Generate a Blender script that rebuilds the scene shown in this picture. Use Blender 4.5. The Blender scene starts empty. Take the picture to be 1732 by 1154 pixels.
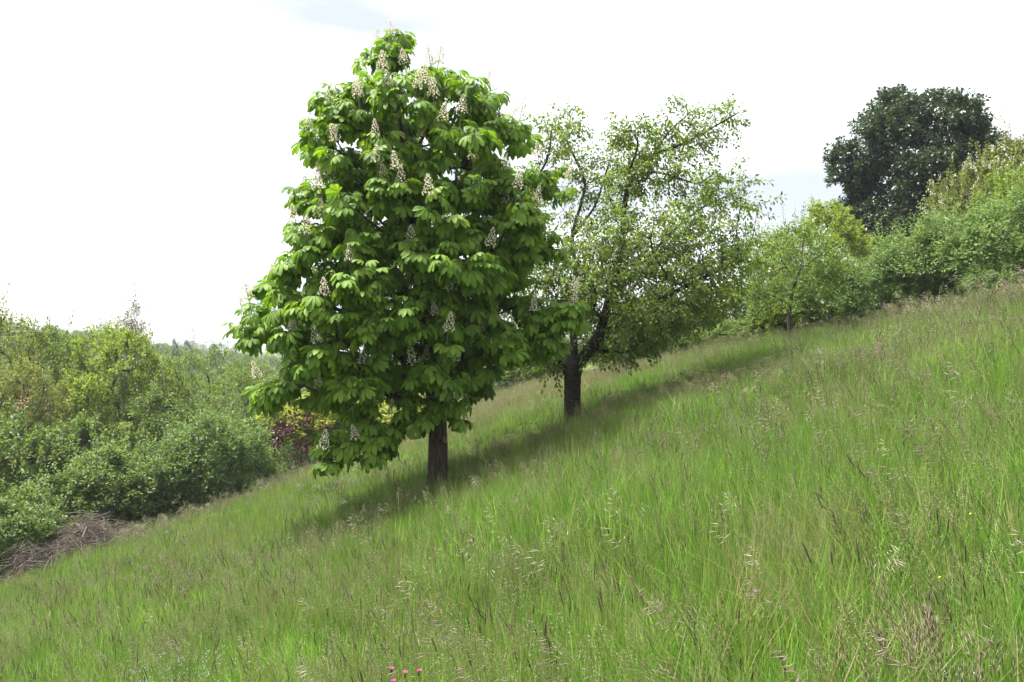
import bpy, math
import numpy as np
from mathutils import Matrix, Vector
rng = np.random.default_rng(7)
sc = bpy.context.scene
COL = sc.collection

# ------------------------------------------------------------------ camera, sky, sun, exposure
W, H, F, HZ, CAMZ = 1732, 1154, 1359.0, 605.0, 2.0      # photo size, focal length in photo pixels, horizon row, eye height
cam_d = bpy.data.cameras.new('camera'); cam = bpy.data.objects.new('camera', cam_d); COL.objects.link(cam)
cam.location = (0, 0, CAMZ)
cam.rotation_euler = (math.pi/2 + math.atan((HZ-H/2)/F), 0, 0)
cam_d.sensor_width = 36; cam_d.lens = 36*F/W; cam_d.clip_start = .05; cam_d.clip_end = 6000
sc.camera = cam

SUN_EL, SUN_AZ = math.radians(69), math.radians(-80)       # azimuth clockwise from +Y (straight ahead)
world = bpy.data.worlds.new('World'); sc.world = world; world.use_nodes = True
nt = world.node_tree; nt.nodes.clear(); N = nt.nodes.new; L = nt.links.new
out = N('ShaderNodeOutputWorld'); mixs = N('ShaderNodeMixShader')
sky = N('ShaderNodeTexSky'); sky.sky_type = 'NISHITA'; sky.sun_disc = False
sky.sun_elevation = SUN_EL; sky.sun_rotation = SUN_AZ; sky.dust_density = 2.0
b1 = N('ShaderNodeBackground'); b1.inputs[1].default_value = .12; L(sky.outputs[0], b1.inputs[0])
tc = N('ShaderNodeTexCoord'); mp = N('ShaderNodeMapping'); mp.inputs['Scale'].default_value = (1.3, 1.3, 4.5); mp.inputs['Location'].default_value = (3.1, .7, .2)
L(tc.outputs['Generated'], mp.inputs[0])
n1 = N('ShaderNodeTexNoise'); n1.inputs['Scale'].default_value = 1.6; n1.inputs['Detail'].default_value = 4; n1.inputs['Roughness'].default_value = .45
L(mp.outputs[0], n1.inputs['Vector'])
cr = N('ShaderNodeValToRGB'); cr.color_ramp.elements[0].position = .38; cr.color_ramp.elements[0].color = (.475, .495, .525, 1)
cr.color_ramp.elements[1].position = .60; cr.color_ramp.elements[1].color = (1, 1, 1, 1)
L(n1.outputs[0], cr.inputs[0])
b2 = N('ShaderNodeBackground'); b2.inputs[1].default_value = .50; L(cr.outputs[0], b2.inputs[0])
mixs.inputs[0].default_value = .88
L(b1.outputs[0], mixs.inputs[1]); L(b2.outputs[0], mixs.inputs[2]); L(mixs.outputs[0], out.inputs[0])

sun_d = bpy.data.lights.new('sun', 'SUN'); sun_d.energy = 4.6; sun_d.angle = math.radians(11); sun_d.color = (1, .96, .89)
sun = bpy.data.objects.new('sun', sun_d); COL.objects.link(sun)
to_sun = Vector((math.sin(SUN_AZ)*math.cos(SUN_EL), math.cos(SUN_AZ)*math.cos(SUN_EL), math.sin(SUN_EL)))
sun.rotation_euler = to_sun.to_track_quat('Z', 'Y').to_euler(); sun.location = (0, 0, 40)

vs = sc.view_settings; vs.view_transform = 'Standard'; vs.look = 'None'; vs.exposure = 1.82; vs.gamma = 1; vs.use_curve_mapping = False
cy = sc.cycles; cy.max_bounces = 5; cy.diffuse_bounces = 3; cy.glossy_bounces = 1; cy.transmission_bounces = 3; cy.transparent_max_bounces = 4
cy.use_denoising = True; cy.denoiser = 'OPENIMAGEDENOISE'; cy.denoising_prefilter = 'NONE'; cy.caustics_reflective = False; cy.caustics_refractive = False

# ------------------------------------------------------------------ materials
MATS = {}
def lin(c): return tuple(((v/255)/12.92 if v/255 <= .04045 else ((v/255+.055)/1.055)**2.4) for v in c)
def new_mat(name):
    m = bpy.data.materials.new(name); m.use_nodes = True; m.node_tree.nodes.clear(); MATS[name] = m
    return m, m.node_tree.nodes.new, m.node_tree.links.new
def leaf_mat(name, stops, trans=.35, rough=.5, spec=.3, tmul=(1.5, 1.5, .6)):
    m, N, L = new_mat(name)
    o = N('ShaderNodeOutputMaterial'); g = N('ShaderNodeNewGeometry'); oi = N('ShaderNodeObjectInfo')
    a = N('ShaderNodeMath'); a.operation = 'MULTIPLY_ADD'; a.inputs[1].default_value = .30
    L(oi.outputs['Random'], a.inputs[0])
    s = N('ShaderNodeMath'); s.operation = 'MULTIPLY'; s.inputs[1].default_value = .70
    L(g.outputs['Random Per Island'], s.inputs[0]); L(s.outputs[0], a.inputs[2])
    r = N('ShaderNodeValToRGB'); e = r.color_ramp.elements
    while len(e) < len(stops): e.new(.5)
    for k, c in enumerate(stops): e[k].position = k/max(1, len(stops)-1); e[k].color = (*c, 1)
    L(a.outputs[0], r.inputs[0])
    p = N('ShaderNodeBsdfPrincipled'); p.inputs['Roughness'].default_value = rough; p.inputs['Specular IOR Level'].default_value = spec
    L(r.outputs[0], p.inputs['Base Color'])
    t = N('ShaderNodeBsdfTranslucent'); mu = N('ShaderNodeMix'); mu.data_type = 'RGBA'; mu.blend_type = 'MULTIPLY'; mu.inputs[0].default_value = 1
    mu.inputs[7].default_value = (*tmul, 1); L(r.outputs[0], mu.inputs[6]); L(mu.outputs[2], t.inputs[0])
    x = N('ShaderNodeMixShader'); x.inputs[0].default_value = trans; L(p.outputs[0], x.inputs[1]); L(t.outputs[0], x.inputs[2]); L(x.outputs[0], o.inputs[0])
    return m
def bark_mat(name, c1, c2, scale=(14, 14, 3), bump=.6, bands=0):
    m, N, L = new_mat(name)
    o = N('ShaderNodeOutputMaterial'); tc = N('ShaderNodeTexCoord'); mp = N('ShaderNodeMapping'); mp.inputs['Scale'].default_value = scale
    L(tc.outputs['Object'], mp.inputs[0])
    n = N('ShaderNodeTexNoise'); n.inputs['Scale'].default_value = 1.0; n.inputs['Detail'].default_value = 6; n.inputs['Roughness'].default_value = .65
    L(mp.outputs[0], n.inputs['Vector'])
    r = N('ShaderNodeValToRGB'); r.color_ramp.elements[0].position = .35; r.color_ramp.elements[0].color = (*c1, 1)
    r.color_ramp.elements[1].position = .68; r.color_ramp.elements[1].color = (*c2, 1); L(n.outputs[0], r.inputs[0])
    p = N('ShaderNodeBsdfPrincipled'); p.inputs['Roughness'].default_value = .9; p.inputs['Specular IOR Level'].default_value = .15
    b = N('ShaderNodeBump'); b.inputs['Strength'].default_value = bump; b.inputs['Distance'].default_value = .03
    L(n.outputs[0], b.inputs['Height']); L(b.outputs[0], p.inputs['Normal'])
    L(r.outputs[0], p.inputs['Base Color']); L(p.outputs[0], o.inputs[0])
    return m
def flat_mat(name, c, rough=.8, var=.25, scale=6):
    m, N, L = new_mat(name)
    o = N('ShaderNodeOutputMaterial'); tc = N('ShaderNodeTexCoord'); n = N('ShaderNodeTexNoise'); n.inputs['Scale'].default_value = scale; n.inputs['Detail'].default_value = 5
    L(tc.outputs['Object'], n.inputs['Vector'])
    r = N('ShaderNodeValToRGB'); r.color_ramp.elements[0].position = .3; r.color_ramp.elements[1].position = .7
    r.color_ramp.elements[0].color = (*[v*(1-var) for v in c], 1); r.color_ramp.elements[1].color = (*[min(1, v*(1+var)) for v in c], 1)
    L(n.outputs[0], r.inputs[0])
    p = N('ShaderNodeBsdfPrincipled'); p.inputs['Roughness'].default_value = rough; L(r.outputs[0], p.inputs['Base Color']); L(p.outputs[0], o.inputs[0])
    return m

# chestnut
leaf_mat('chestnut_leaf', [(.042, .095, .013), (.075, .155, .018), (.12, .22, .024), (.19, .285, .036)], .40, .55, .2, (1.6, 1.55, .5))
bark_mat('chestnut_bark', (.022, .017, .013), (.115, .09, .07), (30, 30, 5), 1.0)
flat_mat('cut_wood', (.34, .20, .10), .8, .3, 30)
leaf_mat('floret', [(.74, .66, .54), (.84, .80, .68), (.82, .72, .60)], .4, .7, .2, (1, .95, .9))
leaf_mat('candle_stem', [(.12, .17, .05), (.16, .15, .06)], .1)
# cherry, apple
leaf_mat('cherry_leaf', [(.075, .135, .028), (.115, .18, .038), (.14, .165, .055), (.18, .24, .065)], .45, .5, .3, (1.5, 1.5, .55))
bark_mat('cherry_bark', (.012, .009, .008), (.062, .050, .043), (9, 9, 34), .8)
leaf_mat('apple_leaf', [(.08, .135, .03), (.115, .185, .035), (.15, .21, .06)], .42, .5, .3, (1.5, 1.5, .6))
leaf_mat('blossom', [(.62, .56, .54), (.75, .72, .68)], .3, .7, .2, (1, 1, 1))
bark_mat('brown_bark', (.03, .022, .018), (.12, .095, .08), (12, 12, 6), .7)
bark_mat('grey_twig', (.07, .055, .048), (.17, .14, .12), (12, 12, 12), .3)
# hedges and wood
leaf_mat('green_leaf', [(.06, .11, .03), (.11, .165, .05), (.18, .23, .09)], .38)
leaf_mat('gold_leaf', [(.16, .20, .03), (.23, .27, .045), (.31, .34, .07)], .45)
leaf_mat('lime_leaf', [(.09, .15, .026), (.14, .20, .038), (.20, .25, .06)], .45)
leaf_mat('greygreen_leaf', [(.09, .155, .045), (.14, .21, .07), (.21, .28, .12)], .35, .55, .3, (1.35, 1.4, .8))
leaf_mat('dark_leaf', [(.026, .046, .024), (.042, .068, .036), (.075, .105, .062)], .2, .38, .5, (1.5, 1.5, .6))
leaf_mat('mid_leaf', [(.07, .12, .03), (.11, .165, .042), (.16, .215, .065)], .4)
leaf_mat('olive_leaf', [(.10, .135, .035), (.14, .17, .045), (.19, .20, .07)], .4)
leaf_mat('yew_leaf', [(.012, .035, .010), (.025, .06, .014), (.05, .10, .02)], .2)
leaf_mat('purple_leaf', [(.014, .005, .008), (.028, .007, .011), (.075, .013, .014)], .25, .45, .3, (1.6, .7, .7))
leaf_mat('far_leaf', [(.085, .13, .045), (.115, .165, .055), (.15, .20, .07)], .35)
leaf_mat('poplar_leaf', [(.10, .085, .07), (.13, .12, .07), (.15, .15, .08)], .35)
# meadow
leaf_mat('grass_blade', [(.03, .085, .014), (.088, .205, .028), (.16, .32, .045), (.25, .41, .078), (.40, .49, .19)], .45, .45, .35, (1.25, 1.3, .85))
leaf_mat('grass_dry', [(.22, .21, .09), (.30, .26, .14), (.36, .31, .19)], .35, .6, .2, (1.2, 1.15, .9))
leaf_mat('grass_stalk', [(.10, .19, .03), (.17, .22, .06), (.24, .23, .10)], .3, .6, .2, (1.3, 1.3, .7))
leaf_mat('seed_purple', [(.13, .088, .07), (.21, .155, .125), (.31, .25, .20)], .3, .6, .25, (1.2, 1.0, .9))
leaf_mat('seed_dark', [(.05, .045, .028), (.10, .075, .05), (.14, .12, .07)], .15, .7, .2, (1.2, 1, .8))
leaf_mat('seed_pale', [(.34, .32, .22), (.42, .38, .29), (.50, .46, .37)], .35, .6, .25, (1.1, 1.05, .95))
leaf_mat('petal_blue', [(.30, .38, .55), (.50, .55, .66)], .3, .6, .2, (1, 1, 1))
leaf_mat('petal_magenta', [(.42, .02, .16), (.55, .05, .24)], .3, .6, .2, (1, 1, 1))
leaf_mat('petal_yellow', [(.62, .45, .02), (.7, .55, .05)], .3, .6, .2, (1, 1, 1))
flat_mat('calyx', (.05, .018, .02), .7)
flat_mat('house_wall', (.55, .50, .42), .85, .1, 2); flat_mat('roof_tile', (.20, .06, .05), .9, .35, 3); flat_mat('window_glass', (.04, .05, .06), .15, .1)
flat_mat('yard_earth', (.36, .28, .19), .95, .3, .6); flat_mat('white_paint', (.8, .8, .8), .5, .04)

# ------------------------------------------------------------------ helpers
def mesh_np(name, verts, tris, mats, mi=None, smooth=False):
    me = bpy.data.meshes.new(name); v = np.asarray(verts, np.float32).reshape(-1, 3); t = np.asarray(tris, np.int32).reshape(-1, 3)
    me.vertices.add(len(v)); me.vertices.foreach_set('co', v.ravel())
    me.loops.add(len(t)*3); me.loops.foreach_set('vertex_index', t.ravel())
    me.polygons.add(len(t)); me.polygons.foreach_set('loop_start', np.arange(len(t), dtype=np.int32)*3)
    if mi is not None: me.polygons.foreach_set('material_index', np.asarray(mi, np.int32))
    if smooth: me.polygons.foreach_set('use_smooth', np.ones(len(t), bool))
    for m in (mats if isinstance(mats, (list, tuple)) else [mats]): me.materials.append(MATS[m])
    me.update(calc_edges=True); me.validate()
    return me
def obj(name, me, parent=None, loc=None, kind=None, mat=None):
    o = bpy.data.objects.new(name, me); COL.objects.link(o)
    if parent is not None: o.parent = parent
    if loc is not None: o.location = loc
    if mat is not None: o.matrix_local = mat
    if kind: o['kind'] = kind
    return o
def thing(name, label, cat, loc, group=None, rz=0, scale=None):
    o = bpy.data.objects.new(name, None); COL.objects.link(o); o.empty_display_size = .3
    o.location = loc; o.rotation_euler = (0, 0, rz); o['label'] = label; o['category'] = cat
    if group: o['group'] = group
    if scale is not None: o.scale = scale
    return o
class MB:
    """collects triangles (verts, tris, material index)"""
    def __init__(s): s.v = []; s.t = []; s.m = []; s.n = 0
    def add(s, v, t, m=0):
        v = np.asarray(v, float).reshape(-1, 3); t = np.asarray(t, int).reshape(-1, 3)
        s.v.append(v); s.t.append(t+s.n); s.m.append(np.full(len(t), m)); s.n += len(v)
    def mesh(s, name, mats, smooth=False):
        return mesh_np(name, np.concatenate(s.v), np.concatenate(s.t), mats, np.concatenate(s.m), smooth)
def norm(a): a = np.asarray(a, float); return a/np.maximum(np.linalg.norm(a, axis=-1, keepdims=True), 1e-9)
def tube(pts, rad, sides=5, wob=0):
    pts = np.asarray(pts, float); n = len(pts); rad = np.broadcast_to(rad, n)
    tan = norm(np.gradient(pts, axis=0)); ref = np.array([1., 0, 0]) if abs(tan[0][0]) < .8 else np.array([0, 1., 0])
    a = norm(ref - tan*(tan@ref)[:, None]); b = np.cross(tan, a)
    th = np.arange(sides)/sides*2*np.pi
    ring = (np.cos(th)[None, :, None]*a[:, None] + np.sin(th)[None, :, None]*b[:, None])
    rr = rad[:, None]*np.ones((1, sides))
    if wob: rr = rr*(1+wob*rng.normal(size=(n, sides)))
    v = (pts[:, None]+ring*rr[:, :, None]).reshape(-1, 3)
    i = np.arange(n-1)[:, None]*sides; j = np.arange(sides)[None]; k = (j+1) % sides
    q = np.stack([i+j, i+k, i+sides+k, i+sides+j], -1).reshape(-1, 4)
    return v, np.concatenate([q[:, [0, 1, 2]], q[:, [0, 2, 3]]])
def smooth_path(p, k=3):
    p = np.asarray(p, float)
    if len(p) < 3: return np.linspace(p[0], p[-1], 3) if k > 1 else p
    q = np.vstack([2*p[0]-p[1], p, 2*p[-1]-p[-2]]); o = []
    for i in range(len(p)-1):
        a, b, c, d = q[i:i+4]
        for t in np.arange(k)/k:
            o.append(.5*((2*b)+(c-a)*t+(2*a-5*b+4*c-d)*t*t+(3*b-a-3*c+d)*t**3))
    return np.vstack([o, p[-1]])
def grow(paths, targets, bal=.35, jit=0):
    """skeleton: given limb paths (list of point arrays, first = trunk), connect every target by cheapest path (Prim)"""
    pos = []; par = []
    for k, p in enumerate(paths):
        for i, q in enumerate(p):
            if i == 0 and k > 0:
                pp = np.array(pos); j = int(np.argmin(((pp-q)**2).sum(1))); last = j; continue
            par.append(-1 if not pos else last); pos.append(np.asarray(q, float)); last = len(pos)-1
    base_n = len(pos); T = np.asarray(targets, float); n = len(T)
    P = np.vstack([np.array(pos), T]) if n else np.array(pos); par = par+[-1]*n
    pl = np.zeros(len(P))
    for i in range(base_n):
        if par[i] >= 0: pl[i] = pl[par[i]]+np.linalg.norm(P[i]-P[par[i]])*.6
    if n:
        low = P[:base_n, 2] >= P[0, 2]+.35*(P[:base_n, 2].max()-P[0, 2])*0.5
        D = np.linalg.norm(T[:, None]-P[None, :base_n], axis=2); D = D+bal*pl[None, :base_n]
        if low.any(): D[:, ~low] += 50
        best = D.min(1); who = D.argmin(1); done = np.zeros(n, bool)
        for _ in range(n):
            c = np.where(done, 1e9, best); i = int(c.argmin()); done[i] = True; par[base_n+i] = int(who[i])
            d0 = np.linalg.norm(T[i]-P[who[i]]); pl[base_n+i] = pl[who[i]]+d0
            d = np.linalg.norm(T-T[i], axis=1)+bal*pl[base_n+i]; up = (d < best) & ~done
            best[up] = d[up]; who[up] = base_n+i
    return P, np.array(par), base_n
def skel_mesh(P, par, r_tip, r_base, power=.5, sides=7, minr=.003, wob=.0):
    n = len(P); cnt = np.ones(n); kids = [[] for _ in range(n)]
    depth = np.zeros(n, int)
    order = []; stack = [i for i in range(n) if par[i] < 0]
    for i in range(n):
        if par[i] >= 0: kids[par[i]].append(i)
    while stack:
        i = stack.pop(); order.append(i); stack.extend(kids[i])
    for i in reversed(order):
        if par[i] >= 0: cnt[par[i]] += cnt[i]
    rad = r_tip*cnt**power; rad *= 1; root = order[0]
    f = r_base/rad[root]; w = np.clip((np.log(rad)-math.log(r_tip))/max(1e-6, math.log(rad[root])-math.log(r_tip)), 0, 1)
    rad = np.maximum(rad*f**w, minr)
    mb = MB(); starts = [root]
    while starts:
        s = starts.pop(); ch = [s]; i = s
        while kids[i]:
            k = sorted(kids[i], key=lambda c: -cnt[c]); starts.extend(k[1:]); i = k[0]; ch.append(i)
        pts = [P[c] for c in ch]; rr = [rad[c] for c in ch]
        if par[s] >= 0: pts = [P[par[s]]]+pts; rr = [min(rad[par[s]], rr[0]*1.25)]+rr
        if len(pts) < 2: continue
        big = max(rr) > .02
        k = 3 if big else 2
        sp = smooth_path(pts, k) if len(pts) > 2 else np.linspace(pts[0], pts[-1], 3)
        sr = np.interp(np.linspace(0, len(pts)-1, len(sp)), np.arange(len(pts)), rr)
        mb.add(*tube(sp, sr, sides+5 if max(rr) > .1 else (sides if big else 3), wob if big else 0))
    return mb, rad
def sprays(P, D, length, n, size, aspect=.55, droop=.3, spread=1.0, jitter=.3, fold=.18):
    """leaves along short shoots: P bases, D directions; returns verts and tris of folded rhombic leaves"""
    S = len(P); D = norm(D); ref = np.tile([0, 0, 1.], (S, 1)); ref[np.abs(D[:, 2]) > .95] = (1, 0, 0)
    A = norm(np.cross(D, ref)); B = np.cross(A, D)
    t = (np.arange(n)[None]+rng.random((S, n)))/n
    ph = np.arange(n)[None]*2.4+rng.random((S, 1))*6.28+rng.normal(0, .4, (S, n))
    side = np.cos(ph)[..., None]*A[:, None]+np.sin(ph)[..., None]*B[:, None]
    ln = (length*rng.uniform(.7, 1.25, (S, 1)))*t
    base = P[:, None]+D[:, None]*ln[..., None]+side*(.02*size/.06)
    base[..., 2] -= droop*.25*ln**2/max(length, .01)
    ld = norm(side*spread+D[:, None]*(.35+.5*t[..., None])+rng.normal(0, jitter, (S, n, 3))+np.array([0, 0, -droop]))
    nr = norm(np.cross(ld, rng.normal(0, .6, (S, n, 3))+np.cross(np.array([0, 0, 1.]), ld))) ; nr = np.where(nr[..., 2:3] < 0, -nr, nr)
    wv = np.cross(nr, ld)
    sz = size*rng.uniform(.65, 1.2, (S, n, 1))
    tip = base+ld*sz; mid = base+ld*sz*.48+nr*sz*fold
    l = mid+wv*sz*aspect*.5; r = mid-wv*sz*aspect*.5
    v = np.stack([base, l, tip, r], 2).reshape(-1, 3)
    k = np.arange(S*n)[:, None]*4
    return v, np.concatenate([k+[0, 2, 1], k+[0, 3, 2]])

# ------------------------------------------------------------------ terrain
def terrain(x, y):
    x = np.asarray(x, float); y = np.asarray(y, float)
    xp = np.clip(x, 0, 20); z = .335*xp-.006*xp**2+np.clip(x-20, 0, 30)*.095*np.exp(-np.clip(x-20, 0, 30)/30)
    xn = np.clip(x, -20, 0); z = z+.33*xn+.002*xn**2
    z = z-.25*7*(1-np.exp(-np.clip(-20-x, 0, None)/7))
    z = z+.05*np.sin(x*1.3+y*.7)+.04*np.sin(y*1.9-x*.6)*np.exp(-np.hypot(x, y)/60)
    z = z+16*np.exp(-((x+150)/94)**2-((y-195)/55)**2)
    return z+17*np.exp(-((x+330)/260)**2-((y-760)/170)**2)
def unproj(px, py, dz=.4):
    t = np.linspace(1.5, 120, 6000); x = (px-W/2)/F*t; z = CAMZ+(HZ-py)/F*t
    d = z-terrain(x, t)-dz; i = int(np.argmax(d < 0))
    return float(x[i]), float(t[i]), float(terrain(x[i], t[i]))
def at(px, py, y): return np.array([(px-W/2)/F*y, y, CAMZ+(HZ-py)/F*y])

ax = np.unique(np.concatenate([np.linspace(-40, 40, 161), np.linspace(-260, 120, 96), [-3000, -1500, -800, -500, -350, 200, 350, 600, 1200, 3000]]))
ay = np.unique(np.concatenate([np.linspace(-12, 60, 145), np.linspace(60, 300, 61), np.linspace(300, 1000, 36), [-400, -150, -60, -30, 1500, 2500, 4500]]))
gx, gy = np.meshgrid(ax, ay); gz = terrain(gx, gy); nx = len(ax); ny = len(ay)
ii = (np.arange(ny-1)[:, None]*nx+np.arange(nx-1)[None]).ravel()
gt = np.concatenate([np.stack([ii, ii+1, ii+nx+1], 1), np.stack([ii, ii+nx+1, ii+nx], 1)])
m, Nn, Ln = new_mat('meadow_soil')
o_ = Nn('ShaderNodeOutputMaterial'); g_ = Nn('ShaderNodeNewGeometry'); a_ = Nn('ShaderNodeTexNoise'); a_.inputs['Scale'].default_value = .9; a_.inputs['Detail'].default_value = 8; a_.inputs['Roughness'].default_value = .7
Ln(g_.outputs['Position'], a_.inputs['Vector'])
r_ = Nn('ShaderNodeValToRGB'); e_ = r_.color_ramp.elements; e_[0].position = .32; e_[0].color = (.035, .045, .012, 1); e_[1].position = .68; e_[1].color = (.10, .13, .03, 1)
Ln(a_.outputs[0], r_.inputs[0]); p_ = Nn('ShaderNodeBsdfPrincipled'); p_.inputs['Roughness'].default_value = 1; p_.inputs['Specular IOR Level'].default_value = .1
Ln(r_.outputs[0], p_.inputs['Base Color']); Ln(p_.outputs[0], o_.inputs[0])
obj('ground', mesh_np('ground', np.stack([gx, gy, gz], -1), gt, 'meadow_soil', smooth=True), kind='structure')['label'] = 'grassy hillside falling away into the valley'

# ------------------------------------------------------------------ horse chestnut
cb = np.array(unproj(740, 800)); CY = cb[1]
def cz(py): return CAMZ+(HZ-py)/F*CY
prof = np.array([[52, 634, 674], [75, 618, 690], [100, 602, 722], [130, 592, 785], [155, 545, 838], [180, 520, 862], [215, 500, 893], [255, 500, 905], [290, 518, 962], [330, 512, 945],
                 [370, 470, 935], [410, 462, 955], [450, 442, 945], [500, 425, 925], [545, 408, 925], [590, 418, 915], [630, 425, 870], [665, 430, 845]], float)
def prow(py): return np.interp(py, prof[:, 0], prof[:, 1]), np.interp(py, prof[:, 0], prof[:, 2])
leader = [cb+[0, 0, -.15], cb+[.0, 0, .35], at(741, 740, CY), at(738, 680, CY), at(726, 600, CY), at(712, 500, CY), at(700, 390, CY), at(688, 280, CY), at(672, 180, CY), at(660, 110, CY), at(655, 75, CY)]
lumps = []; lout = []
def try_lump(p, o, dmin=.66):
    if lumps and np.min(np.linalg.norm(np.array(lumps)-p, axis=1)) < dmin: return
    lumps.append(p); lout.append(norm(o))
for px, py, dy, ox in [(655, 62, 0, 0), (640, 92, -.2, -.5), (745, 128, -.3, .2), (815, 165, -.2, .7), (535, 178, -.2, -1), (515, 225, .1, -1), (870, 205, .2, .8), (940, 285, 0, 1), (930, 395, -.2, 1), (985, 520, -.9, 1), (925, 545, -.8, .9),
                       (420, 545, 0, -1), (450, 470, -.2, -1), (490, 385, -.2, -1), (440, 640, -.3, -1), (560, 752, -1.1, -.8), (620, 728, -1.2, -.3), (645, 715, -.8, .1), (700, 682, -.8, .1), (775, 680, -.5, .6), (590, 690, -.9, -.4), (905, 575, .2, .8)]:
    p = at(px, py+18, CY+dy)-np.array([ox, 0, 0])*.36; try_lump(p, (ox, -.5 if dy < 0 else 0, .5), .25)
for k in range(9000):
    py = rng.uniform(95, 668); l, r = prow(py)
    if rng.random() > (r-l)/520: continue
    xc = (l+r)/2; R = (r-l)/2/F*CY; a = rng.uniform(0, 2*np.pi)
    if math.sin(a) > .5 and rng.random() < .35: continue
    q = R*(1-abs(rng.normal(0, .12)))-.64+.24*math.sin(a*4+py*.04)
    if q <= .05: continue
    c = at(xc, py, CY); p = c+np.array([math.cos(a)*q, math.sin(a)*q*.9, 0])
    try_lump(p, (math.cos(a), math.sin(a), .45))
n_out = len(lumps)
for k in range(4000):
    py = rng.uniform(130, 650); l, r = prow(py); xc = (l+r)/2; R = (r-l)/2/F*CY; a = rng.uniform(0, 2*np.pi); q = R*math.sqrt(rng.uniform(.02, .6))
    p = at(xc, py, CY)+np.array([math.cos(a)*q, math.sin(a)*q*.9, 0]); try_lump(p, (math.cos(a), math.sin(a), .5), .56)
lumps = np.array(lumps); lout = np.array(lout)
Pc, parc, nb = grow([leader], lumps-lout*.18, .45)
shoot_p, shoot_d, shoot_par = [], [], []
for i, (p, o) in enumerate(zip(lumps, lout)):
    ns = 8 if i < n_out else 5
    for k in range(ns):
        d = norm(norm(rng.normal(size=3))+o*1.0+np.array([0, 0, .15])); rad = rng.uniform(.18, .50)
        if d[2] < -.15: d[2] = -d[2]*.6
        q = p+d*rad*np.array([1.1, 1.1, 1.0]); q[2] -= .15*rad+rng.normal(0, .05)
        shoot_p.append(q); shoot_d.append(norm(d+np.array([0, 0, .35]))); shoot_par.append(nb+i)
shoot_p = np.array(shoot_p); shoot_d = np.array(shoot_d)
Pc2 = np.vstack([Pc, shoot_p]); parc2 = np.concatenate([parc, np.array(shoot_par)])
trunk_n = 4
tmb, _ = skel_mesh(Pc2-cb, parc2, .006, .155, .5, 8, .005, .03)
tree = thing('horse_chestnut_tree', 'broad horse chestnut tree covered in upright white flower candles, on the meadow slope', 'tree', cb)
obj('branches', tmb.mesh('chestnut_branches', 'chestnut_bark', True), tree)
tp = smooth_path([p-cb for p in leader[:5]], 5); rr = np.interp(np.linspace(0, 1, len(tp)), [0, .12, .3, .5, 1], [.29, .20, .163, .152, .115])
mb = MB(); mb.add(*tube(tp, rr, 20, .055)); obj('trunk', mb.mesh('chestnut_trunk', 'chestnut_bark', True), tree)
# pale round scar where a limb was sawn off
sp_ = at(750, 745, CY)-cb; sdir = norm(np.array([.80, -.58, .12])); sc0 = np.array([tp[5][0], tp[5][1], sp_[2]])+sdir*.10
mb = MB(); mb.add(*tube([sc0, sc0+sdir*.055, sc0+sdir*.075], [.085, .072, .058], 12, .06))
v, t = tube([sc0+sdir*.074, sc0+sdir*.066], [.054, .0], 12, .04); mb.add(v, t, 1)
obj('pruning_scar', mb.mesh('pruning_scar', ['chestnut_bark', 'cut_wood'], False), tree)
# palmate leaf meshes
def palmate(seed):
    g = np.random.default_rng(seed); V = []; T = []
    V += [[-.6, -.012, .03], [-.6, .012, .03], [0, .012, 0], [0, -.012, 0]]; T += [[0, 3, 2], [0, 2, 1]]
    nl = 7 if seed % 3 else 5
    for k in range(nl):
        i = k-(nl-1)/2; ang = i*(.52 if nl == 7 else .66)+g.normal(0, .06); ln = (1-.055*i*i)*g.uniform(.92, 1.08); wd = .35*ln*g.uniform(.9, 1.1)
        dr = .36+.22*g.random()
        d = np.array([math.cos(ang), math.sin(ang), 0]); s = np.array([-math.sin(ang), math.cos(ang), 0]); b = len(V)
        def pt(u, w, up): return d*u*ln*(1-.1*u)+s*w+np.array([0, 0, -dr*ln*u**2+up])
        V += [pt(0.02, 0, 0), pt(.34, -wd*.21, .02), pt(.34, 0, -.01), pt(.34, wd*.21, .02), pt(.66, -wd*.5, .05), pt(.66, 0, -.01), pt(.66, wd*.5, .05), pt(.90, -wd*.40, .03), pt(.90, 0, -.02), pt(.90, wd*.40, .03), pt(1, 0, -.03)]
        T += [[b, b+2, b+1], [b, b+3, b+2], [b+1, b+2, b+5], [b+1, b+5, b+4], [b+2, b+3, b+6], [b+2, b+6, b+5], [b+4, b+5, b+8], [b+4, b+8, b+7], [b+5, b+6, b+9], [b+5, b+9, b+8], [b+7, b+8, b+10], [b+8, b+9, b+10]]
    return np.array(V), np.array(T)
PAL = [palmate(s) for s in (1, 2, 3, 4, 5)]
PALM = [mesh_np('chestnut_leaf', v, t, 'chestnut_leaf') for v, t in PAL]
lM = []; lV = []
for p, d in zip(shoot_p, shoot_d):
    nlv = rng.integers(6, 9); ph0 = rng.uniform(0, 6.28)
    for k in range(nlv):
        ph = ph0+k*2*np.pi/nlv+rng.normal(0, .25); up2 = k % 2
        h = np.array([math.cos(ph), math.sin(ph), 0])
        x = norm(h*1.0+d*(.45+.35*up2)*.6+np.array([0, 0, -.08-1.05*rng.random()-.25*(1-up2)]))
        s = rng.uniform(.135, .235)*(1.0 if up2 else 1.1)
        roll = rng.normal(0, .36); yv = norm(np.cross([0, 0, 1], x)); z = np.cross(x, yv); y2 = yv*math.cos(roll)+z*math.sin(roll); z2 = np.cross(x, y2)
        M = np.eye(4); M[:3, 0] = x*s; M[:3, 1] = y2*s; M[:3, 2] = z2*s; M[:3, 3] = p-cb-d*rng.uniform(0, .10)+x*s*.62
        lM.append(M); lV.append(rng.integers(0, 5))
lM = np.array(lM); lV = np.array(lV)
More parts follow.
